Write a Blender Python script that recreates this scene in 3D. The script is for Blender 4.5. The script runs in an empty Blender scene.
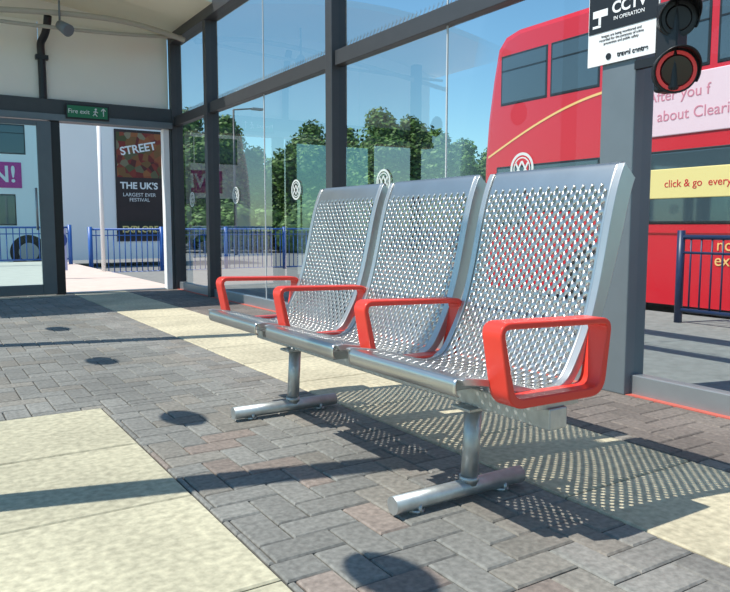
import bpy, bmesh, math, random, bisect
from mathutils import Vector, Matrix
random.seed(7)
scene = bpy.context.scene
scene.view_settings.view_transform = 'Standard'
R = math.radians

# ---------------------------------------------------------------- materials
def new_mat(name):
    m = bpy.data.materials.new(name); m.use_nodes = True
    nt = m.node_tree
    return m, nt, nt.nodes['Principled BSDF']

def mat(name, col, rough=0.5, metal=0.0, noise=0.0, nscale=20.0, bump=0.0, emit=None, spec=None):
    m, nt, b = new_mat(name)
    b.inputs['Base Color'].default_value = (*col, 1)
    b.inputs['Roughness'].default_value = rough
    b.inputs['Metallic'].default_value = metal
    if spec is not None: b.inputs['Specular IOR Level'].default_value = spec
    tc = nt.nodes.new('ShaderNodeTexCoord')
    n = nt.nodes.new('ShaderNodeTexNoise'); n.inputs['Scale'].default_value = nscale
    n.inputs['Detail'].default_value = 5
    nt.links.new(tc.outputs['Object'], n.inputs['Vector'])
    if noise > 0:
        mix = nt.nodes.new('ShaderNodeMix'); mix.data_type = 'RGBA'
        mix.inputs[6].default_value = (*[c*(1-noise) for c in col], 1)
        mix.inputs[7].default_value = (*[min(1, c*(1+noise)) for c in col], 1)
        nt.links.new(n.outputs['Fac'], mix.inputs[0])
        nt.links.new(mix.outputs[2], b.inputs['Base Color'])
    if bump > 0:
        bp = nt.nodes.new('ShaderNodeBump'); bp.inputs['Strength'].default_value = bump
        bp.inputs['Distance'].default_value = 0.01
        nt.links.new(n.outputs['Fac'], bp.inputs['Height'])
        nt.links.new(bp.outputs['Normal'], b.inputs['Normal'])
    if emit:
        b.inputs['Emission Color'].default_value = (*col, 1)
        b.inputs['Emission Strength'].default_value = emit
    return m

def tint_mat(name, rough, nscale, namt, bump):
    """colour taken per paver from the 'tint' attribute, broken up by noise"""
    m, nt, b = new_mat(name)
    at = nt.nodes.new('ShaderNodeAttribute'); at.attribute_name = 'tint'
    geo = nt.nodes.new('ShaderNodeNewGeometry')
    n = nt.nodes.new('ShaderNodeTexNoise'); n.inputs['Scale'].default_value = nscale; n.inputs['Detail'].default_value = 8
    n2 = nt.nodes.new('ShaderNodeTexNoise'); n2.inputs['Scale'].default_value = 1.6; n2.inputs['Detail'].default_value = 6
    nt.links.new(geo.outputs['Position'], n.inputs['Vector']); nt.links.new(geo.outputs['Position'], n2.inputs['Vector'])
    def rng(node, a, c):
        r = nt.nodes.new('ShaderNodeMapRange'); r.inputs[1].default_value = .3; r.inputs[2].default_value = .7
        r.inputs[3].default_value = a; r.inputs[4].default_value = c
        nt.links.new(node.outputs['Fac'], r.inputs[0]); return r
    r1 = rng(n, 1-namt, 1+namt); r2 = rng(n2, .80, 1.15)
    mu = nt.nodes.new('ShaderNodeMath'); mu.operation = 'MULTIPLY'
    nt.links.new(r1.outputs[0], mu.inputs[0]); nt.links.new(r2.outputs[0], mu.inputs[1])
    vm = nt.nodes.new('ShaderNodeVectorMath'); vm.operation = 'SCALE'
    nt.links.new(at.outputs['Color'], vm.inputs[0]); nt.links.new(mu.outputs[0], vm.inputs['Scale'])
    nt.links.new(vm.outputs[0], b.inputs['Base Color'])
    b.inputs['Roughness'].default_value = rough
    bp = nt.nodes.new('ShaderNodeBump'); bp.inputs['Strength'].default_value = bump; bp.inputs['Distance'].default_value = .004
    nt.links.new(n.outputs['Fac'], bp.inputs['Height']); nt.links.new(bp.outputs['Normal'], b.inputs['Normal'])
    return m

def glass_mat(name, tint=(.89, .95, .96), lo=.01, hi=.28):
    m = bpy.data.materials.new(name); m.use_nodes = True
    nt = m.node_tree; nt.nodes.clear()
    out = nt.nodes.new('ShaderNodeOutputMaterial')
    tr = nt.nodes.new('ShaderNodeBsdfTransparent'); tr.inputs[0].default_value = (*tint, 1)
    gl = nt.nodes.new('ShaderNodeBsdfGlossy'); gl.inputs['Roughness'].default_value = 0.01
    fr = nt.nodes.new('ShaderNodeFresnel'); fr.inputs['IOR'].default_value = 1.3
    mp = nt.nodes.new('ShaderNodeMapRange'); mp.inputs[3].default_value = lo; mp.inputs[4].default_value = hi
    nt.links.new(fr.outputs[0], mp.inputs[0])
    mx = nt.nodes.new('ShaderNodeMixShader')
    nt.links.new(mp.outputs[0], mx.inputs[0]); nt.links.new(tr.outputs[0], mx.inputs[1]); nt.links.new(gl.outputs[0], mx.inputs[2])
    nt.links.new(mx.outputs[0], out.inputs[0])
    return m

M_steel = mat('perforated_stainless', (.56, .56, .535), .30, .95, .12, 9)
M_galv = mat('galvanised_steel', (.46, .475, .47), .44, .75, .30, 34, .08)
M_edge = mat('cast_aluminium', (.56, .565, .55), .36, .8, .08, 12)
M_red = mat('red_powder_coat', (.78, .050, .030), .32, 0, .05, 8)
M_frame = mat('dark_grey_frame', (.050, .052, .056), .42, .0, .15, 12)
M_post = mat('blue_grey_post', (.15, .18, .20), .35, .1, .12, 6)
M_alu = mat('sill_aluminium', (.30, .33, .35), .38, .5, .1, 10)
M_door = mat('door_frame_grey', (.12, .14, .155), .38, .3, .1, 10)
M_white = mat('white_panel', (.84, .82, .75), .6, 0, .04, 3)
M_ceil = mat('cream_ceiling', (.88, .82, .64), .6, 0, .04, 2)
M_glass = glass_mat('window_glass')
M_clearglass = glass_mat('clear_glass', (.95, .98, .98), .01, .2)
M_doorglass = glass_mat('door_glass', (.62, .86, .88), .02, .4)
M_black = mat('black_plastic', (.012, .012, .014), .4)
M_bird = mat('spike_wire', (.20, .20, .21), .4, .5)
M_asphalt = mat('asphalt', (.20, .20, .195), .9, 0, .35, 30, .3)
M_pave = mat('outside_paving', (.23, .225, .21), .9, 0, .35, 14, .3)
M_plaza = mat('plaza_paving', (.66, .53, .46), .9, 0, .15, 5, .1)
M_joint = mat('paving_joint', (.055, .050, .044), .95, 0, .3, 30)
M_paver = tint_mat('paver_concrete', .82, 55, .26, .5)
M_slab = tint_mat('slab_buff', .85, 38, .24, .4)
M_blue = mat('blue_railing_paint', (.03, .12, .42), .4, 0, .08, 5)
M_dark_blue = mat('dark_railing_paint', (.014, .030, .085), .4, 0, .08, 5)
M_signw = mat('sign_white', (.82, .82, .82), .5)
M_redstrip = mat('red_line', (.50, .11, .08), .7, 0, .2, 20)

# ---------------------------------------------------------------- helpers
def link(o, parent=None):
    scene.collection.objects.link(o)
    if parent: o.parent = parent
    return o
def empty(name, loc=(0, 0, 0), rotz=0):
    e = bpy.data.objects.new(name, None); e.location = loc; e.rotation_euler = (0, 0, rotz)
    e.empty_display_size = .1
    return link(e)
def mesh_obj(name, verts, faces, m, parent=None, smooth=False):
    me = bpy.data.meshes.new(name); me.from_pydata([tuple(v) for v in verts], [], faces); me.update()
    if m: me.materials.append(m)
    if smooth:
        for p in me.polygons: p.use_smooth = True
    return link(bpy.data.objects.new(name, me), parent)
def bm_obj(name, bm, m, parent=None, smooth=False):
    me = bpy.data.meshes.new(name); bm.to_mesh(me); bm.free()
    for mm in (m if isinstance(m, (list, tuple)) else [m]): me.materials.append(mm)
    if smooth:
        for p in me.polygons: p.use_smooth = True
    return link(bpy.data.objects.new(name, me), parent)
def add_box(bm, x0, x1, y0, y1, z0, z1):
    vs = [bm.verts.new(p) for p in ((x0,y0,z0),(x1,y0,z0),(x1,y1,z0),(x0,y1,z0),(x0,y0,z1),(x1,y0,z1),(x1,y1,z1),(x0,y1,z1))]
    fs = [(0,3,2,1),(4,5,6,7),(0,1,5,4),(1,2,6,5),(2,3,7,6),(3,0,4,7)]
    return [bm.faces.new([vs[i] for i in f]) for f in fs]
def box(name, x0, x1, y0, y1, z0, z1, m, parent=None, bev=0.0):
    bm = bmesh.new(); add_box(bm, x0, x1, y0, y1, z0, z1)
    o = bm_obj(name, bm, m, parent)
    if bev > 0:
        md = o.modifiers.new('bev', 'BEVEL'); md.width = bev; md.segments = 2; md.limit_method = 'ANGLE'
    return o
def add_tube(bm, a, b, r, seg=12, r2=None, caps=True):
    a, b = Vector(a), Vector(b); r2 = r if r2 is None else r2
    d = (b-a).normalized(); up = Vector((0,0,1)) if abs(d.z) < .95 else Vector((1,0,0))
    s = d.cross(up).normalized(); t = s.cross(d)
    ra, rb = [], []
    for i in range(seg):
        an = 2*math.pi*i/seg; o = s*math.cos(an)+t*math.sin(an)
        ra.append(bm.verts.new(a+o*r)); rb.append(bm.verts.new(b+o*r2))
    for i in range(seg):
        j = (i+1) % seg
        f = bm.faces.new((ra[i], ra[j], rb[j], rb[i])); f.smooth = True
    if caps:
        bm.faces.new(ra[::-1]); bm.faces.new(rb)
def tube(name, a, b, r, m, parent=None, seg=16, r2=None):
    bm = bmesh.new(); add_tube(bm, a, b, r, seg, r2)
    bmesh.ops.recalc_face_normals(bm, faces=bm.faces)
    return bm_obj(name, bm, m, parent)
def text(name, s, size, loc, rot, m, parent=None, ext=0.002, align='CENTER', bold=0.0):
    c = bpy.data.curves.new(name, 'FONT'); c.body = s; c.size = size; c.extrude = ext
    c.align_x = align; c.align_y = 'CENTER'; c.offset = bold
    c.materials.append(m)
    o = bpy.data.objects.new(name, c); o.location = loc; o.rotation_euler = rot
    return link(o, parent)

# ---------------------------------------------------------------- floor
WX = 3.06       # inner face of the glazed side wall
ENDY = 9.6      # end wall
def clip(x0, x1, y0, y1, reg):
    a, b, c, d = max(x0, reg[0]), min(x1, reg[1]), max(y0, reg[2]), min(y1, reg[3])
    return (a, b, c, d) if (b-a > .012 and d-c > .012) else None
def add_slab(bm, lay, r, z0, z1, g, ch, col):
    x0, x1, y0, y1 = r[0]+g, r[1]-g, r[2]+g, r[3]-g
    if x1-x0 < .01 or y1-y0 < .01: return
    ch = min(ch, (x1-x0)*.3, (y1-y0)*.3)
    rings = [[(x0,y0,z0),(x1,y0,z0),(x1,y1,z0),(x0,y1,z0)],
             [(x0,y0,z1-ch),(x1,y0,z1-ch),(x1,y1,z1-ch),(x0,y1,z1-ch)],
             [(x0+ch,y0+ch,z1),(x1-ch,y0+ch,z1),(x1-ch,y1-ch,z1),(x0+ch,y1-ch,z1)]]
    vr = [[bm.verts.new(p) for p in rr] for rr in rings]
    fs = []
    for k in range(2):
        for i in range(4):
            j = (i+1) % 4
            fs.append(bm.faces.new((vr[k][i], vr[k][j], vr[k+1][j], vr[k+1][i])))
    fs.append(bm.faces.new(vr[2]))
    for f in fs:
        for l in f.loops: l[lay] = (*col, 1)
floor = empty('floor')
box('floor_bed', -3.2, WX+.12, -1.5, ENDY+.15, -.12, -.009, M_joint, floor)
XA, XB0, XB1, YA = .72, 1.70, 2.36, 3.44
bm = bmesh.new(); lay = bm.loops.layers.float_color.new('tint')
regs = [(XA, XB0, -1.5, YA), (-3.2, XB0, YA, ENDY+.1), (XB1, WX-.02, -1.5, ENDY+.1)]
u = .106
for i in range(-34, 34):
    for j in range(-18, 95):
        k = (i-j) % 4
        if k == 0: rc = (i*u, (i+2)*u, j*u, (j+1)*u)
        elif k == 3: rc = (i*u, (i+1)*u, j*u, (j+2)*u)
        else: continue
        v = random.uniform(.86, 1.13); cx = (rc[0]+rc[1])/2
        col = (.205*v, .198*v, .180*v)
        if random.random() < .2: col = (.215*v, .197*v, .170*v)
        if .65 < cx < 1.35 and rc[2] < 2.7 and random.random() < .18: col = (.235*v, .190*v, .162*v)
        if cx > XB1: col = (.160*v, .136*v, .120*v)
        dz = random.uniform(-.0012, .0012)
        for reg in regs:
            c = clip(*rc, reg)
            if c: add_slab(bm, lay, c, -.05, dz, .0022, .005, col)
bm_obj('pavers', bm, M_paver, floor)
bm = bmesh.new(); lay = bm.loops.layers.float_color.new('tint')
S = .645
for i in range(-6, 1):
    for j in range(-8, 0):
        c = clip(XA+i*S, XA+(i+1)*S, YA+j*S, YA+(j+1)*S, (-3.2, XA, -1.5, YA))
        if c:
            v = random.uniform(.90, 1.07)
            add_slab(bm, lay, c, -.05, random.uniform(-.001, .001), .004, .005, (.49*v, .445*v, .315*v))
for j in range(-3, 16):
    c = clip(XB0, XB1, YA+(j-5)*S, YA+(j-4)*S, (XB0, XB1, -1.5, ENDY+.1))
    if c:
        v = random.uniform(.90, 1.07)
        add_slab(bm, lay, c, -.05, random.uniform(-.001, .001), .004, .005, (.51*v, .46*v, .325*v))
bm_obj('buff_slabs', bm, M_slab, floor)
box('floor_red_line', WX-.05, WX-.012, -1.4, ENDY-.1, -.02, .004, M_redstrip, floor)

# ---------------------------------------------------------------- glazed side wall
wall = empty('wall_right')
TOPZ = 3.34
for k, (y, w) in enumerate([(-.62, .12), (2.29, .20), (5.24, .11), (8.17, .10), (9.49, .10)]):
    box('post_%d' % k, WX-.06, WX+.09, y, y+w, 0, TOPZ, M_post if k < 2 else M_frame, wall, .006)
def rails(z0, z1, nm, m, x0=WX-.03, x1=WX+.06):
    box(nm, x0, x1, -1.45, 9.5, z0, z1, m, wall, .004)
rails(2.165, 2.285, 'rail_transom', M_frame)
rails(3.22, 3.36, 'rail_eave', M_frame, WX-.07, WX+.10)
rails(0.0, .10, 'rail_sill', M_alu, WX-.012, WX+.06)
ys = [-1.4, -.55, .9, 2.30, 3.82, 5.28, 6.73, 8.2, 9.5]
for k in range(len(ys)-1):
    w = empty('window_%d' % (k+1))
    a, b = ys[k]+.004, ys[k+1]-.004
    mesh_obj('pane_lower', [(WX+.01, a, .1), (WX+.01, b, .1), (WX+.01, b, 2.17), (WX+.01, a, 2.17)], [(0, 1, 2, 3)], M_glass, w)
    mesh_obj('pane_upper', [(WX+.01, a, 2.28), (WX+.01, b, 2.28), (WX+.01, b, 3.24), (WX+.01, a, 3.24)], [(0, 1, 2, 3)], M_glass, w)
M_seal = mat('silicone_seal', (.55, .58, .58), .5)
for k, y in enumerate([.9, 3.82, 6.73]):
    box('glass_joint_%d' % k, WX+.006, WX+.016, y-.005, y+.005, .1, 2.17, M_seal, wall)
    box('glass_joint_up_%d' % k, WX+.006, WX+.016, y-.004, y+.004, 2.28, 3.24, M_seal, wall)
bm = bmesh.new()
y = 2.6
while y < 9.4:
    for s in (-.035, 0, .035):
        add_tube(bm, (WX+.055, y, 2.283), (WX+.075+abs(s)*.6, y+s, 2.375), .0022, 4, .0012, False)
    y += .05
bm_obj('bird_spikes', bm, M_bird, wall)
M_round = mat('frosted_vinyl', (.62, .66, .64), .6)
def roundel(x, y, zc, r, m, filled=False):
    bm = bmesh.new(); n = 40
    def ring(r0, r1):
        a = [bm.verts.new((x, y+r0*math.cos(2*math.pi*i/n), zc+r0*math.sin(2*math.pi*i/n))) for i in range(n)]
        b = [bm.verts.new((x, y+r1*math.cos(2*math.pi*i/n), zc+r1*math.sin(2*math.pi*i/n))) for i in range(n)]
        for i in range(n): bm.faces.new((a[i], a[(i+1) % n], b[(i+1) % n], b[i]))
    if filled:
        bm.faces.new([bm.verts.new((x, y+r*math.cos(2*math.pi*i/n), zc+r*math.sin(2*math.pi*i/n))) for i in range(n)])
    else:
        ring(r, r*.83); ring(r*.72, r*.64)
        for (ya, za, yb, zb) in ((-.05, -.035, 0, .045), (0, .045, .05, -.035), (-.05, .035, 0, -.045), (0, -.045, .05, .035)):
            bm.faces.new([bm.verts.new((x, y+a, zc+b)) for a, b in [(ya-.006, za), (ya+.008, za), (yb+.008, zb), (yb-.006, zb)]])
    o = bm_obj('roundel_or_shadow_disc', bm, m)  # serves the window roundels and the added shadow-casting discs
    md = o.modifiers.new('s', 'SOLIDIFY'); md.thickness = .001
for y in (1.7, 3.10, 4.56, 6.02, 7.48, 8.92): roundel(WX-.001, y, 1.185, .094, M_round)

# unseen left side, added to cast floor shadows: slim columns, glass with opaque discs
wl = empty('shadow_casters_left')
for k, y in enumerate((-.9, 2.57, 5.90, 8.9)):
    h = 4.2 if k < 3 else 3.25
    box('shadow_column_%d' % k, -.48, -.36, y-.065, y+.065, 0, h, M_frame, wl, .006)  # out of view, added to throw a shadow band across the floor
    box('shadow_column_base_%d' % k, -.52, -.32, y-.10, y+.10, 0, .015, M_frame, wl, .003)
lyy = [-.83, 2.50, 2.64, 5.83, 5.97, 8.83]
for k in range(3):
    a, b = lyy[2*k], lyy[2*k+1]
    w = empty('window_%d' % (20+k))
    mesh_obj('pane', [(-.42, a, .05), (-.42, b, .05), (-.42, b, 2.9), (-.42, a, 2.9)], [(0, 1, 2, 3)], M_clearglass, w)  # added pane that carries the shadow-casting discs
M_shadow_disc = mat('shadow_disc_dark', (.03, .03, .035), .5)
for (x, y) in [(.95, 1.38), (.985, 3.06), (.985, 4.66), (1.0, 6.33), (1.02, 8.0)]:
    z = (x+.415)/.627
    roundel(-.415, y+.172*z, z, .145, M_shadow_disc, True)  # opaque disc, placed and sized to cast a round shadow on the floor

# ---------------------------------------------------------------- end wall, door, ceiling
ew = empty('wall_end')
box('header_beam', -1.2, 3.0, ENDY-.10, ENDY+.08, 2.12, 2.38, M_frame, ew, .006)
box('header_track', -1.2, 3.0, ENDY-.14, ENDY-.10, 2.12, 2.20, M_post, ew, .004)
for k, (a, b) in enumerate([(-1.2, .15), (.16, 1.42), (1.43, 2.99)]):
    box('upper_panel_%d' % k, a, b, ENDY-.02, ENDY+.03, 2.38, 3.30, M_white, ew, .004)
box('black_post', 1.50, 1.615, ENDY-.10, ENDY+.08, 0, 2.12, M_black, ew, .005)
box('jamb_right', 2.89, 2.965, ENDY-.09, ENDY+.03, 0, 2.12, mat('jamb_white', (.80, .80, .78), .5), ew, .004)
box('corner_post', 2.966, 3.0, ENDY-.09, ENDY+.06, 0, 2.12, M_frame, ew, .002)
box('threshold', -1.2, 2.93, ENDY-.05, ENDY+.08, -.02, .012, M_alu, ew)
door = empty('door_1')
dy0, dy1 = ENDY-.19, ENDY-.145
box('stile_lock', 1.34, 1.50, dy0, dy1, .02, 2.10, M_door, door, .004)
box('stile_hinge', .0, .09, dy0, dy1, .02, 2.10, M_door, door, .004)
box('rail_bottom', .09, 1.34, dy0, dy1, .02, .14, M_door, door, .004)
box('rail_top', .09, 1.34, dy0, dy1, 2.04, 2.10, M_door, door, .004)
mesh_obj('door_pane', [(.09, dy0+.02, .14), (1.34, dy0+.02, .14), (1.34, dy0+.02, 2.04), (.09, dy0+.02, 2.04)], [(0, 1, 2, 3)], M_doorglass, door)
tube('pull_handle', (1.30, dy0-.05, .8), (1.30, dy0-.05, 1.3), .014, M_alu, door)

ex = empty('exit_sign')
M_green = mat('exit_green', (.012, .13, .06), .5, emit=.15)
box('sign_case', 1.68, 2.19, ENDY-.165, ENDY-.142, 2.155, 2.335, M_black, ex, .004)
box('sign_face', 1.70, 2.17, ENDY-.169, ENDY-.164, 2.175, 2.315, M_green, ex)
text('sign_text', 'Fire exit', .075, (1.83, ENDY-.171, 2.245), (R(90), 0, 0), M_signw, ex, .001)
bm = bmesh.new()
add_tube(bm, (2.03, ENDY-.172, 2.285), (2.03, ENDY-.170, 2.285), .013, 12)
for a, b in (((2.03, 2.27), (2.02, 2.235)), ((2.02, 2.235), (2.045, 2.20)), ((2.02, 2.235), (1.995, 2.205)), ((2.028, 2.262), (2.055, 2.245)), ((2.028, 2.262), (2.0, 2.25)),
             ((2.12, 2.205), (2.12, 2.30)), ((2.12, 2.30), (2.095, 2.27)), ((2.12, 2.30), (2.145, 2.27))):
    add_tube(bm, (a[0], ENDY-.171, a[1]), (b[0], ENDY-.171, b[1]), .006, 6)
bm_obj('running_man', bm, M_signw, ex)

ceil = empty('ceiling')
CX0, CX1, CY0, CY1 = -1.4, 3.16, 7.9, 9.72
n = 20
def cz(x): return 3.30 + .28*math.sin(math.pi*(CX1-x)/(CX1-CX0))
vs, fs = [], []
for i in range(n+1):
    x = CX0+(CX1-CX0)*i/n
    vs += [(x, CY0, cz(x)), (x, CY1, cz(x)), (x, CY1, cz(x)+.08), (x, CY0, cz(x)+.08)]
for i in range(n):
    a, b = i*4, i*4+4
    for k in range(4): fs.append((a+k, a+(k+1) % 4, b+(k+1) % 4, b+k))
fs += [(0, 1, 2, 3), (n*4+3, n*4+2, n*4+1, n*4)]
mesh_obj('vault', vs, fs, M_ceil, ceil)
vs = [(CX0, ENDY+.03, 3.3), (CX1-.1, ENDY+.03, 3.3)] + [(CX0+.05+(CX1-CX0-.15)*i/n, ENDY+.03, cz(CX0+.05+(CX1-CX0-.15)*i/n)) for i in range(n, -1, -1)]
mesh_obj('gable_infill', vs, [tuple(range(len(vs)))], M_white, ceil)
def curve_tube(name, pts, r, m, parent):
    c = bpy.data.curves.new(name, 'CURVE'); c.dimensions = '3D'; c.bevel_depth = r; c.bevel_resolution = 4
    s = c.splines.new('NURBS'); s.points.add(len(pts)-1)
    for p, q in zip(s.points, pts): p.co = (*q, 1)
    s.use_endpoint_u = True; s.order_u = 4; c.resolution_u = 8
    c.materials.append(m)
    return link(bpy.data.objects.new(name, c), parent)
M_rib = mat('rib_paint', (.42, .39, .33), .5)
curve_tube('rib_arch', [(3.0, 8.9, 3.14), (2.5, 8.9, 3.26), (1.9, 8.9, 3.27), (1.2, 8.9, 3.22), (.3, 8.9, 3.12), (-1.0, 8.9, 2.95)], .032, M_rib, ceil)
curve_tube('rib_tie', [(3.0, 9.0, 3.20), (2.2, 9.0, 3.10), (1.2, 9.0, 3.07), (-1.0, 9.0, 3.10)], .022, M_rib, ceil)
pipe = empty('downpipe')
curve_tube('pipe_run', [(1.45, ENDY-.06, 2.38), (1.45, ENDY-.06, 2.7), (1.45, ENDY-.06, 2.95), (1.43, ENDY-.10, 3.05), (1.50, ENDY-.2, 3.12), (1.50, ENDY-.3, 3.30)], .045, M_black, pipe)
box('pipe_clip', 1.38, 1.52, ENDY-.11, ENDY-.021, 2.84, 2.89, M_black, pipe)
sp = empty('spotlight')
tube('spot_can', (1.55, 8.85, 3.10), (1.62, 8.73, 3.02), .055, M_post, sp, 20, .07)
tube('spot_stem', (1.55, 8.85, 3.50), (1.55, 8.85, 3.10), .012, M_post, sp)

# ---------------------------------------------------------------- bench
bench = empty('waiting_bench')
LX, LZ = 1.165, .455
prof = [(.010, -.046), (.003, -.040), (0, -.026), (.001, -.008), (.010, 0), (.04, -.002), (.12, -.016), (.20, -.038), (.28, -.060), (.34, -.064), (.395, -.038),
        (.440, .03), (.482, .115), (.512, .21), (.536, .31), (.558, .41), (.582, .50), (.605, .560), (.618, .580), (.632, .582), (.640, .570)]
def catmull(pts, per=10):
    out = []
    P = [Vector(p) for p in pts]; P = [P[0]*2-P[1]] + P + [P[-1]*2-P[-2]]
    for i in range(1, len(P)-2):
        for k in range(per):
            t = k/per; a, b, c, d = P[i-1], P[i], P[i+1], P[i+2]
            out.append(.5*((2*b)+(c-a)*t+(2*a-5*b+4*c-d)*t*t+(3*b-a-3*c+d)*t**3))
    out.append(P[-2]); return out
PL = catmull(prof)
SL = [0]
for a, b in zip(PL, PL[1:]): SL.append(SL[-1]+(b-a).length)
TOT = SL[-1]
def PS(s):
    s = max(0, min(TOT-1e-6, s)); i = bisect.bisect_right(SL, s)-1
    i = min(i, len(PL)-2); t = (s-SL[i])/(SL[i+1]-SL[i])
    return PL[i].lerp(PL[i+1], t)
def TN(s):
    t = (PS(s+.004)-PS(s-.004)).normalized(); return t, Vector((-t.y, t.x))
def build_seat(yc, nm):
    W = .535; cw = .0176; cl = cw*2; ncol = 29
    marg = (W-ncol*cw)/2; sA = .085; ncell = int((TOT-.06-sA-cw)/cl)
    sB = sA+ncell*cl+cw
    V, F, key = [], [], {}
    def vert(y, s):
        k = (round(y, 5), round(s, 5))
        if k not in key:
            p = PS(s); key[k] = len(V); V.append((LX+p.x, yc+y, LZ+p.y))
        return key[k]
    ss = [sA*i/12 for i in range(13)]
    se = [sB+(TOT-sB)*i/10 for i in range(11)]
    mid = [sA+i*cw for i in range(1, ncell*2+1)]
    alls = ss+mid+se
    def strip(y0, y1, sl):
        for a, b in zip(sl, sl[1:]):
            F.append((vert(y0, a), vert(y1, a), vert(y1, b), vert(y0, b)))
    strip(-W/2, -W/2+marg, alls); strip(W/2-marg, W/2, alls)
    for c in range(ncol):
        y0 = -W/2+marg+c*cw; y1 = y0+cw
        if c % 2: st = sA+cw; pre = ss+[sA+cw]; post = se
        else: st = sA; pre = ss; post = [sB-cw]+se
        strip(y0, y1, pre); strip(y0, y1, post)
        for k in range(ncell):
            s0 = st+k*cl; s1 = s0+cl; sm = s0+cw; ym = (y0+y1)/2
            # 16-gon round hole inside the cell
            ro = .0066; inner, outer = [], []
            def lerp2(p, q): return ((p[0]+q[0])/2, (p[1]+q[1])/2)
            base = [(y0, s0), (ym, s0), (y1, s0), (y1, sm), (y1, s1), (ym, s1), (y0, s1), (y0, sm)]
            for idx in range(8):
                an = R(-135+45*idx)
                inner.append((ym+ro*math.cos(an), sm+ro*1.05*math.sin(an)))
                an = R(-112.5+45*idx)
                inner.append((ym+ro*math.cos(an), sm+ro*1.05*math.sin(an)))
            oi = [vert(*p) for p in base]; ii = [vert(*p) for p in inner]
            for i in range(8):
                j = (i+1) % 8
                F.append((oi[i], oi[j], ii[(2*i+2) % 16], ii[2*i+1], ii[2*i]))
    o = mesh_obj(nm, V, F, M_steel, bench, True)
    md = o.modifiers.new('s', 'SOLIDIFY'); md.thickness = .003; md.offset = 0
    for side, y in ((0, yc-W/2-.010), (1, yc+W/2+.010)):
        VV, FF = [], []; N = 80; sa, sb = .05, TOT-.034
        for i in range(N+1):
            s = sa+(sb-sa)*i/N; p = PS(s); t, nrm = TN(s)
            f = i/N
            d = .014+.044*min(1, max(0, (f-.30)*1.9))
            up, dn = .005, d
            a = p+nrm*up; b = p-nrm*dn
            for (q, yy) in ((a, y-.012), (a, y+.012), (b, y+.012), (b, y-.012)):
                VV.append((LX+q.x, yy, LZ+q.y))
        for i in range(N):
            for k in range(4):
                FF.append((i*4+k, i*4+(k+1) % 4, i*4+4+(k+1) % 4, i*4+4+k))
        FF += [(0, 1, 2, 3), (N*4+3, N*4+2, N*4+1, N*4)]
        o = mesh_obj(nm+'_side_frame_%d' % side, VV, FF, M_edge, bench)
        bmm = bmesh.new(); bmm.from_mesh(o.data); bmesh.ops.recalc_face_normals(bmm, faces=bmm.faces); bmm.to_mesh(o.data); bmm.free()
        md = o.modifiers.new('b', 'BEVEL'); md.width = .003; md.segments = 2; md.limit_method = 'ANGLE'; md.angle_limit = R(50)
        for p in o.data.polygons: p.use_smooth = True
        o.data.set_sharp_from_angle(angle=R(40))
    box(nm+'_bracket', 1.30, 1.58, yc-.03, yc+.03, .355, .386, M_galv, bench, .003)
yc0, pitch = 1.668, .632
for k in range(3): build_seat(yc0+k*pitch, 'seat_%d' % (k+1))
box('beam', 1.435, 1.505, 1.33, 3.27, .295, .357, M_galv, bench, .005)
def rounded(poly, rad, seg=8):
    out = []; n = len(poly)
    for i in range(n):
        p0, p, p1 = Vector(poly[i-1]), Vector(poly[i]), Vector(poly[(i+1) % n])
        r = rad[i]
        a = p+(p0-p).normalized()*r; b = p+(p1-p).normalized()*r
        for k in range(seg+1):
            t = k/seg; out.append(a*(1-t)**2+p*2*t*(1-t)+b*t*t)
    return out
loop = rounded([(1.238, .598), (1.652, .586), (1.618, .392), (1.285, .395)], [.035, .035, .04, .04])
for k, y in enumerate([1.348, yc0+pitch*.5, yc0+pitch*1.5, 3.258]):
    hw = .036 if k in (0, 3) else .034
    th = .009; VV, FF = [], []; n = len(loop)
    for i, p in enumerate(loop):
        t = (loop[(i+1) % n]-loop[i-1]).normalized(); nr = Vector((-t.y, t.x))
        tt = th*(1+.9*max(0, min(1, (.52-p.y)/.12)))
        for (q, yy) in ((p+nr*tt, y-hw), (p+nr*tt, y+hw), (p-nr*th, y+hw), (p-nr*th, y-hw)):
            VV.append((q.x, yy, q.y))
    for i in range(n):
        j = (i+1) % n
        for m_ in range(4): FF.append((i*4+m_, i*4+(m_+1) % 4, j*4+(m_+1) % 4, j*4+m_))
    o = mesh_obj('armrest_%d' % (k+1), VV, FF, M_red, bench)
    bmm = bmesh.new(); bmm.from_mesh(o.data); bmesh.ops.recalc_face_normals(bmm, faces=bmm.faces); bmm.to_mesh(o.data); bmm.free()
    md = o.modifiers.new('b', 'BEVEL'); md.width = .004; md.segments = 2; md.limit_method = 'ANGLE'; md.angle_limit = R(50)
    for p in o.data.polygons: p.use_smooth = True
    o.data.set_sharp_from_angle(angle=R(40))
    box('armrest_web_%d' % (k+1), 1.40, 1.56, y-.008, y+.008, .355, .390, M_galv, bench, .002)
for k, y in enumerate([1.662, 2.885]):
    tube('leg_%d' % k, (1.44, y, .045), (1.455, y, .30), .027, M_galv, bench, 24)
    bm = bmesh.new(); add_tube(bm, (1.150, y, .036), (1.660, y, .036), .027, 24)
    bmesh.ops.recalc_face_normals(bm, faces=bm.faces)
    bm_obj('foot_bar_%d' % k, bm, M_galv, bench)
    tube('leg_collar_%d' % k, (1.44, y, .055), (1.441, y, .072), .031, M_galv, bench, 24)
    for q, sx in enumerate((1.235, 1.575)):
        tube('foot_pad_%d_%d' % (k, q), (sx, y, .0), (sx, y, .012), .026, M_galv, bench, 20)
        tube('foot_bolt_%d_%d' % (k, q), (sx, y-.02, .0), (sx, y-.02, .03), .008, M_galv, bench, 6)
    box('leg_plate_%d' % k, 1.40, 1.52, y-.045, y+.045, .286, .296, M_galv, bench, .002)

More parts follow.
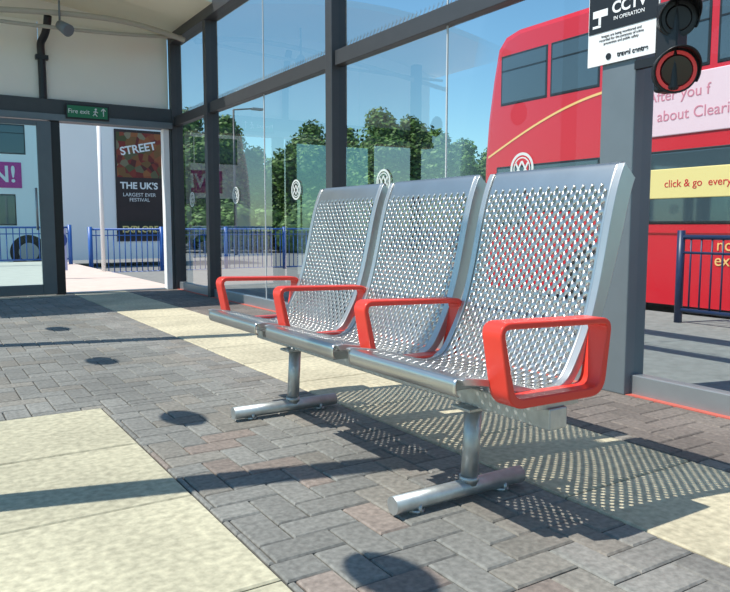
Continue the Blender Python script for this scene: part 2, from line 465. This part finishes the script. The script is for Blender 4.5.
# ---------------------------------------------------------------- CCTV sign and signal on post
sg = empty('cctv_sign')
xs = WX-.075
box('board', xs, xs+.008, 2.16, 2.57, 1.655, 2.13, M_signw, sg)
box('board_dark', xs-.003, xs, 2.165, 2.565, 1.815, 2.125, M_black, sg)
rt = (R(90), 0, R(-90))
text('title', 'CCTV', .076, (xs-.004, 2.325, 1.915), rt, M_signw, sg, .001, bold=.002)
text('subtitle', 'IN OPERATION', .026, (xs-.004, 2.325, 1.865), rt, M_signw, sg, .001)
box('camera_icon_body', xs-.005, xs-.003, 2.45, 2.54, 1.89, 1.925, M_signw, sg)
box('camera_icon_arm', xs-.005, xs-.003, 2.49, 2.505, 1.85, 1.89, M_signw, sg)
box('camera_icon_foot', xs-.005, xs-.003, 2.49, 2.54, 1.84, 1.852, M_signw, sg)
text('small_print', 'Images are being monitored and\nrecorded for the purposes of crime\nprevention and public safety', .018, (xs-.002, 2.37, 1.775), rt, M_black, sg, .0005)
text('operator', 'travel centre', .034, (xs-.002, 2.30, 1.69), rt, M_black, sg, .0005, bold=.001)
tube('logo', (xs-.001, 2.44, 1.69), (xs-.003, 2.44, 1.69), .016, M_black, sg)
sig = empty('signal_light')
M_lens = mat('dark_lens', (.03, .004, .006), .12)
M_ring = mat('red_ring', (.78, .05, .05), .3, emit=.15)
d = Vector((-.62, -.74, -.10)).normalized()
for k, zc in enumerate((1.545, 1.775)):
    c = Vector((2.955, 2.04, zc)); rr = .096 if k == 0 else .082
    bm = bmesh.new()
    add_tube(bm, c-d*.05, c, rr, 28, rr+.002)
    bmesh.ops.recalc_face_normals(bm, faces=bm.faces); bm_obj('body_%d' % k, bm, M_black, sig)
    side = d.cross(Vector((0, 0, 1))).normalized(); up = side.cross(d)
    V_, F_ = [], []; N = 24
    for i in range(N+1):
        a = R(-30+240*i/N); o_ = side*math.cos(a)+up*math.sin(a)
        ln = .02+(.06 if k == 0 else .11)*max(0, math.sin(a))
        V_ += [c+o_*(rr+.001), c+o_*(rr+.003)+d*ln]
    for i in range(N): F_.append((i*2, i*2+2, i*2+3, i*2+1))
    o = mesh_obj('hood_%d' % k, V_, F_, M_black, sig, True); md = o.modifiers.new('s', 'SOLIDIFY'); md.thickness = .004
    tube('ring_%d' % k, c, c+d*.008, rr-.008, M_ring if k == 0 else M_black, sig, 28)
    tube('lens_%d' % k, c+d*.008, c+d*.014, rr-.024, M_lens if k == 0 else M_black, sig, 28, rr-.032)
box('housing', 2.93, 3.02, 2.03, 2.14, 1.46, 1.86, M_black, sig, .012)
box('bracket', 2.99, 3.02, 2.13, 2.29, 1.60, 1.64, M_black, sig)

# ---------------------------------------------------------------- ground outside
box('pavement_side', WX+.12, 6.5, -4, 14, -.35, -.03, M_pave)
box('pavement_entrance', -14, WX+.115, ENDY+.16, 19.0, -.35, -.015, M_plaza)
mesh_obj('road', [(-90, -40, -.36), (140, -40, -.36), (140, 150, -.36), (-90, 150, -.36)], [(0, 1, 2, 3)], M_asphalt)

def railing(name, a, b, zb, h, m, post_every=2.0, bar=.11, rp=.03, rb=.008):
    e = empty(name); a, b = Vector(a), Vector(b); L = (b-a).length; dr = (b-a)/L
    bm = bmesh.new()
    n = max(1, round(L/post_every))
    for i in range(n+1):
        p = a+dr*L*i/n
        add_tube(bm, (p.x, p.y, zb), (p.x, p.y, zb+h+.04), rp, 10)
    for z, r in ((zb+h-.02, .022), (zb+.12, .018), (zb+h-.16, .012)):
        add_tube(bm, (a.x, a.y, z), (b.x, b.y, z), r, 8)
    bm_obj('posts_and_rails', bm, m, e)
    bm = bmesh.new(); q = bar
    while q < L:
        p = a+dr*q
        add_tube(bm, (p.x, p.y, zb+.12), (p.x, p.y, zb+h-.02), rb, 6); q += bar
    bm_obj('balusters', bm, m, e)
railing('blue_railing', (-2, 17.3), (WX, 17.3), -.014, .85, M_blue, 2.0, .13, .045, .012)
railing('blue_railing', (3.5, 17.3), (15, 17.3), -.36, 1.15, M_blue, 1.6, .13, .05, .012)
railing('dark_railing', (5.9, 3.95), (5.9, -2), -.03, .80, M_dark_blue, 2.0, .10, .035, .009)

# ---------------------------------------------------------------- buses
M_busglass = mat('bus_window', (.05, .075, .09), .04, 0, 0, 1, spec=1.0)
M_tyre = mat('tyre_rubber', (.015, .015, .015), .8)
M_hub = mat('wheel_hub', (.45, .45, .45), .4, .7)
def bus(name, loc, rz, L, H, paint, ups, lows, W=2.5, slant=.35, wheels=None):
    e = empty(name, loc, rz)
    zb = .22
    out = [(.10, zb), (.02, .6), (0, 1.2), (0, 2.2), (.06, 2.9), (.16, 3.5), (slant-.08, H-.22), (slant+.08, H-.06), (slant+.35, H), (L-.35, H), (L-.12, H-.08), (L-.03, H-.30), (L, 2.5), (L, 1.2), (L-.06, zb)]
    V, F = [], []; n = len(out)
    secs = [(0.0, .10), (0.03, .03), (.10, 0.0), (W-.10, 0.0), (W-.03, .03), (W, .10)]
    for (y, ins) in secs:
        for (x, z) in out:
            xx = x+ins if x < L/2 else x-ins
            zz = z-ins if z > H-.5 else z
            V.append((xx, y, zz))
    for s in range(len(secs)-1):
        for i in range(n):
            j = (i+1) % n
            F.append((s*n+i, s*n+j, (s+1)*n+j, (s+1)*n+i))
    F.append(tuple(range(n))); F.append(tuple(range((len(secs)-1)*n, len(secs)*n))[::-1])
    o = mesh_obj('body', V, F, paint, e)
    bmm = bmesh.new(); bmm.from_mesh(o.data); bmesh.ops.recalc_face_normals(bmm, faces=bmm.faces); bmm.to_mesh(o.data); bmm.free()
    k = 0
    for (x0, x1, z0, z1) in ups+lows:
        for side in (0, 1):
            ya, yb = (-.012, .02) if side == 0 else (W-.02, W+.012)
            box('window_frame_%d_%d' % (k, side), x0-.03, x1+.03, ya+.004 if side == 0 else ya, yb if side == 0 else yb-.004, z0-.03, z1+.03, M_black, e, .01)
            box('window_glass_%d_%d' % (k, side), x0, x1, ya, yb, z0, z1, M_busglass, e, .01)
        if k < len(ups): box('hopper_bar_%d' % k, x0, x1, -.018, -.012, z1-.22, z1-.20, M_black, e)
        k += 1
    for q, wx in enumerate(wheels or (2.3, L-2.4)):
        for s, y in enumerate((-.005, W-.27)):
            bm = bmesh.new(); add_tube(bm, (wx, y, .48), (wx, y+.28, .48), .48, 32)
            bmesh.ops.recalc_face_normals(bm, faces=bm.faces); bm_obj('wheel_%d_%d' % (q, s), bm, M_tyre, e)
            yy = y-.01 if s == 0 else y+.28
            tube('hub_%d_%d' % (q, s), (wx, yy, .48), (wx, yy+.012, .48), .26, M_hub, e, 24, .24)
    for nm, x in (('screen_a', -.01), ('screen_b', L-.015)):
        box(nm+'_lower', x, x+.025, .25, W-.25, 1.25, 2.25, M_busglass, e)
    return e
M_busred = mat('bus_red_paint', (.60, .020, .032), .22, 0, .03, 1)
ups = [(.42, 1.34, 3.13, 3.84), (1.46, 2.30, 3.13, 3.84), (2.50, 3.9, 3.13, 3.84), (4.05, 5.5, 3.13, 3.84), (5.65, 7.1, 3.13, 3.84), (7.25, 8.7, 3.13, 3.84), (8.85, 10.1, 3.13, 3.84)]
lows = [(.35, .95, 1.25, 2.12), (1.05, 2.35, 1.45, 2.12), (2.95, 5.2, 1.26, 2.12), (5.3, 7.2, 1.26, 2.12), (7.3, 9.6, 1.26, 2.12)]
rb = bus('red_double_decker_bus', (8.06, 9.05, -.36), R(-90), 10.6, 4.24, M_busred, ups, lows)
M_pink = mat('advert_pink', (.78, .56, .60), .5)
M_gold = mat('gold_stripe', (.85, .50, .18), .5)
M_yel = mat('advert_yellow', (.80, .64, .25), .5)
M_adred = mat('advert_text_rose', (.62, .22, .28), .5)
box('advert_panel', 3.02, 8.6, -.02, .01, 2.33, 3.05, M_pink, rb, .01)
t90 = (R(90), 0, 0)
text('advert_text_top', 'After you f', .19, (3.12, -.022, 2.82), t90, M_adred, rb, .002, 'LEFT')
text('advert_text_low', 'about Clearing', .19, (3.26, -.022, 2.57), t90, M_adred, rb, .002, 'LEFT')
box('yellow_advert', 3.0, 5.1, -.02, .0, 1.55, 1.92, M_yel, rb, .01)
text('yellow_advert_text', 'click & go  every day', .13, (3.4, -.022, 1.73), t90, M_busred, rb, .002, 'LEFT')
text('fleet_text_a', 'now', .20, (4.12, -.006, .98), t90, M_gold, rb, .004, 'LEFT')
text('fleet_text_b', 'express', .20, (4.10, -.006, .80), t90, M_gold, rb, .004, 'LEFT')
bm = bmesh.new(); N = 30; prev = None
for i in range(N+1):
    t = i/N; x = .12+2.7*t; z = 2.30+.72*math.sin(t*math.pi/2)
    a = bm.verts.new((x, -.006, z)); b = bm.verts.new((x, -.006, z+.035))
    if prev: bm.faces.new((prev[0], a, b, prev[1]))
    prev = (a, b)
bm_obj('gold_stripe', bm, M_gold, rb)
box('skirt_line', .1, 10.4, -.006, .0, 1.10, 1.125, mat('bus_dark_red', (.25, .01, .01), .4), rb)

M_buswhite = mat('bus_white_paint', (.92, .91, .90), .3, 0, .03, 1)
upw = [(.5+1.45*i, 1.85+1.45*i, 3.20, 3.95) for i in range(4)]
loww = [(.6+1.8*i, 2.3+1.8*i, 1.25, 2.05) for i in range(3)]
wb = bus('white_double_decker_bus', (-3.4, 22.0, -.36), 0, 10.6, 4.35, M_buswhite, upw, loww, wheels=(1.6, 6.2))
M_purple = mat('magenta_band', (.48, .02, .26), .5)
box('magenta_band', 1.0, 6.1, -.02, .0, 2.25, 2.95, M_purple, wb)
text('band_text', 'WIN! WIN! WIN!', .62, (3.62, -.022, 2.6), t90, M_signw, wb, .002, bold=.01)
M_poster = mat('poster_dark', (.035, .02, .02), .5, 0, .5, 2)
P0, P1 = 8.62, 10.05; pc = (P0+P1)/2-.03
box('poster', P0, P1, -.03, .0, .75, 4.05, M_poster, wb)
m, nt, b = new_mat('poster_food_print')
vo = nt.nodes.new('ShaderNodeTexVoronoi'); vo.inputs['Scale'].default_value = 5.5
tc = nt.nodes.new('ShaderNodeTexCoord'); cr = nt.nodes.new('ShaderNodeValToRGB')
nt.links.new(tc.outputs['Object'], vo.inputs['Vector']); nt.links.new(vo.outputs['Color'], cr.inputs[0]); nt.links.new(cr.outputs[0], b.inputs['Base Color'])
els = cr.color_ramp.elements; els[0].color = (.03, .012, .01, 1); els[1].color = (.55, .42, .30, 1)
for p, c in ((.35, (.22, .02, .015, 1)), (.6, (.30, .10, .03, 1)), (.78, (.06, .07, .02, 1))):
    el = els.new(p); el.color = c
box('poster_food', P0+.05, P1-.05, -.035, -.03, 2.65, 3.97, m, wb)
text('poster_text_a', "THE UK'S", .27, (pc, -.037, 2.40), t90, M_signw, wb, .002, bold=.008)
text('poster_text_b', 'LARGEST EVER\nFESTIVAL', .15, (pc, -.037, 2.06), t90, M_signw, wb, .002)
text('poster_text_c', 'STREET', .33, (pc, -.037, 3.5), (R(90), R(-12), 0), M_signw, wb, .002, bold=.008)
box('poster_banner', P0+.05, P1-.05, -.04, -.03, .85, 1.35, mat('banner_black', (.02, .02, .02), .5), wb)
text('banner_text', 'EXPLORE', .26, (pc, -.042, 1.1), t90, M_yel, wb, .002, bold=.008)

bs = empty('blue_roundel_sign')
tube('pole', (2.05, 12.6, -.015), (2.05, 12.6, 2.05), .025, M_post, bs)
tube('disc', (2.05, 12.57, .62), (2.05, 12.55, .62), .13, mat('sign_blue', (.03, .07, .30), .4), bs, 30)
box('plate', 1.93, 2.17, 12.555, 12.575, .12, .80, mat('sign_blue_pale', (.35, .40, .65), .4), bs)
k = empty('white_bollard_post')
tube('shaft', (3.10, 14.2, -.015), (3.10, 14.2, 2.9), .04, M_signw, k)
tube('cap', (3.10, 14.2, 2.9), (3.10, 14.2, 2.96), .055, M_signw, k)

lp = empty('street_lamp'); x, y, h = 11.5, 28.2, 5.6
tube('pole', (x, y, -.36), (x, y, h), .07, M_frame, lp, 12, .04)
tube('arm', (x, y, h), (x+.9, y, h+.12), .03, M_frame, lp)
box('lantern', x+.8, x+1.3, y-.1, y+.1, h+.06, h+.16, M_alu, lp, .03)

# ---------------------------------------------------------------- trees
def leaf_mat(name, c1, c2):
    m, nt, b = new_mat(name)
    g = nt.nodes.new('ShaderNodeNewGeometry')
    mx = nt.nodes.new('ShaderNodeMix'); mx.data_type = 'RGBA'
    mx.inputs[6].default_value = (*c1, 1); mx.inputs[7].default_value = (*c2, 1)
    nt.links.new(g.outputs['Random Per Island'], mx.inputs[0]); nt.links.new(mx.outputs[2], b.inputs['Base Color'])
    b.inputs['Roughness'].default_value = .6
    return m
M_leaf = leaf_mat('foliage', (.035, .09, .018), (.14, .26, .045))
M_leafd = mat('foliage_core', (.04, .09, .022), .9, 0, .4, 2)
M_bark = mat('bark', (.10, .07, .05), .9, 0, .3, 6, .4)
def tree(x, y, h, w, rnd):
    e = empty('tree')
    z0 = -.36
    bm = bmesh.new(); add_tube(bm, (x, y, z0), (x, y, z0+h*.6), .22, 10, .10)
    blobs = []
    for i in range(17):
        a = rnd.uniform(0, 6.28); f = (i+.5)/17
        prf = .56*math.sin(math.pi*min(1, .28+.66*f))
        zc = z0+h*(.20+.68*f); rr = w*prf*rnd.uniform(.35, .85)
        blobs.append((Vector((x+rr*math.cos(a), y+rr*math.sin(a), zc)), w*rnd.uniform(.15, .24)*(1.2-f*.5)))
    blobs.append((Vector((x, y, z0+h*.45)), w*.36)); blobs.append((Vector((x, y, z0+h*.68)), w*.28)); blobs.append((Vector((x, y, z0+h*.90)), w*.14))
    for c, r in blobs[:6]:
        add_tube(bm, (x, y, z0+h*.3), c, .07, 6, .02)
    bm_obj('trunk', bm, M_bark, e)
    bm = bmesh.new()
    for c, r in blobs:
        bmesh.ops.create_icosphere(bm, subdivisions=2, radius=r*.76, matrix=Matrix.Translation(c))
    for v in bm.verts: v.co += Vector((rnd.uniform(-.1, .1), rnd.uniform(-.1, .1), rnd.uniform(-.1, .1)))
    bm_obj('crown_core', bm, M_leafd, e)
    V, F = [], []
    for c, r in blobs:
        for i in range(int(650*r)):
            d_ = Vector((rnd.gauss(0, 1), rnd.gauss(0, 1), rnd.gauss(0, 1))).normalized()
            p = c+d_*r*rnd.uniform(.7, 1.22)
            s = rnd.uniform(.07, .16)
            a = (d_+Vector((rnd.uniform(-.8, .8), rnd.uniform(-.8, .8), rnd.uniform(-.8, .8)))).normalized()
            t1 = a.cross(Vector((.3, .5, .8))).normalized(); t2 = a.cross(t1)
            b = len(V); V += [p-t1*s, p-t2*s*.6, p+t1*s, p+t2*s*.6]; F.append((b, b+1, b+2, b+3))
    mesh_obj('leaves', V, F, M_leaf, e)
def w_at(u, fwd):
    r = (u-365)/718*fwd
    return (fwd*.536+r*.844, fwd*.844-r*.536)
rnd = random.Random(3)
for (uu, ty, wd, f) in [(192, 112, 5.0, 38), (226, 116, 4.2, 39), (160, 130, 4, 42), (256, 148, 3.6, 40), (312, 124, 4.6, 39), (345, 128, 4.4, 41), (378, 110, 4.8, 39), (408, 118, 4.6, 41), (436, 132, 4.4, 40), (462, 142, 4.4, 40), (492, 150, 4.4, 43), (284, 156, 4, 44)]:
    x, y = w_at(uu, f); h = (226-ty)/718*f+.85+.36
    tree(x, y, h, wd, rnd)
bm = bmesh.new(); V, F = [], []
for i in range(44):
    uu = 150+i*9; f = 33+rnd.uniform(-.8, .8); x, y = w_at(uu, f); r = rnd.uniform(.8, 1.15)
    c = Vector((x, y, rnd.uniform(.3, 1.1)))
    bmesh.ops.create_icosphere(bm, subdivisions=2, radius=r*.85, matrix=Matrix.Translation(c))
    for k in range(240):
        d_ = Vector((rnd.gauss(0, 1), rnd.gauss(0, 1), rnd.gauss(0, 1))).normalized(); p = c+d_*r*rnd.uniform(.8, 1.1); s = rnd.uniform(.07, .15)
        if p.z < -.3: continue
        t1 = d_.cross(Vector((.3, .5, .8))).normalized(); t2 = d_.cross(t1)
        b = len(V); V += [p-t1*s, p-t2*s*.6, p+t1*s, p+t2*s*.6]; F.append((b, b+1, b+2, b+3))
hd = empty('hedge'); bm_obj('hedge_core', bm, M_leafd, hd); mesh_obj('hedge_leaves', V, F, M_leaf, hd)

# ---------------------------------------------------------------- light
sd = bpy.data.lights.new('sun', 'SUN'); sd.energy = 5.6; sd.angle = R(.5); sd.color = (1, .96, .88)
so = bpy.data.objects.new('sun', sd); link(so)
dirv = Vector((.627, -.172, -1.0))
so.rotation_euler = dirv.to_track_quat('-Z', 'Y').to_euler(); so.location = (-6, 3, 10)
w = bpy.data.worlds.new('World'); scene.world = w; w.use_nodes = True
nt = w.node_tree; bg = nt.nodes['Background']
sky = nt.nodes.new('ShaderNodeTexSky'); sky.sky_type = 'NISHITA'; sky.sun_disc = False
sky.sun_elevation = R(56); sky.sun_rotation = math.atan2(-.627, .172); sky.air_density = 1.0; sky.dust_density = .3; sky.ozone_density = 1.2
vm = nt.nodes.new('ShaderNodeVectorMath'); vm.operation = 'MULTIPLY'; vm.inputs[1].default_value = (.74, 1.04, 1.08)
nt.links.new(sky.outputs[0], vm.inputs[0]); nt.links.new(vm.outputs[0], bg.inputs[0]); bg.inputs[1].default_value = .15

# ---------------------------------------------------------------- camera
cd = bpy.data.cameras.new('camera'); cd.sensor_width = 36; cd.lens = 36*715/730
co = bpy.data.objects.new('camera', cd); link(co)
co.location = (0, 0, .85); co.rotation_euler = (R(90-5.6), 0, R(-32.4))
cd.clip_end = 500
scene.camera = co
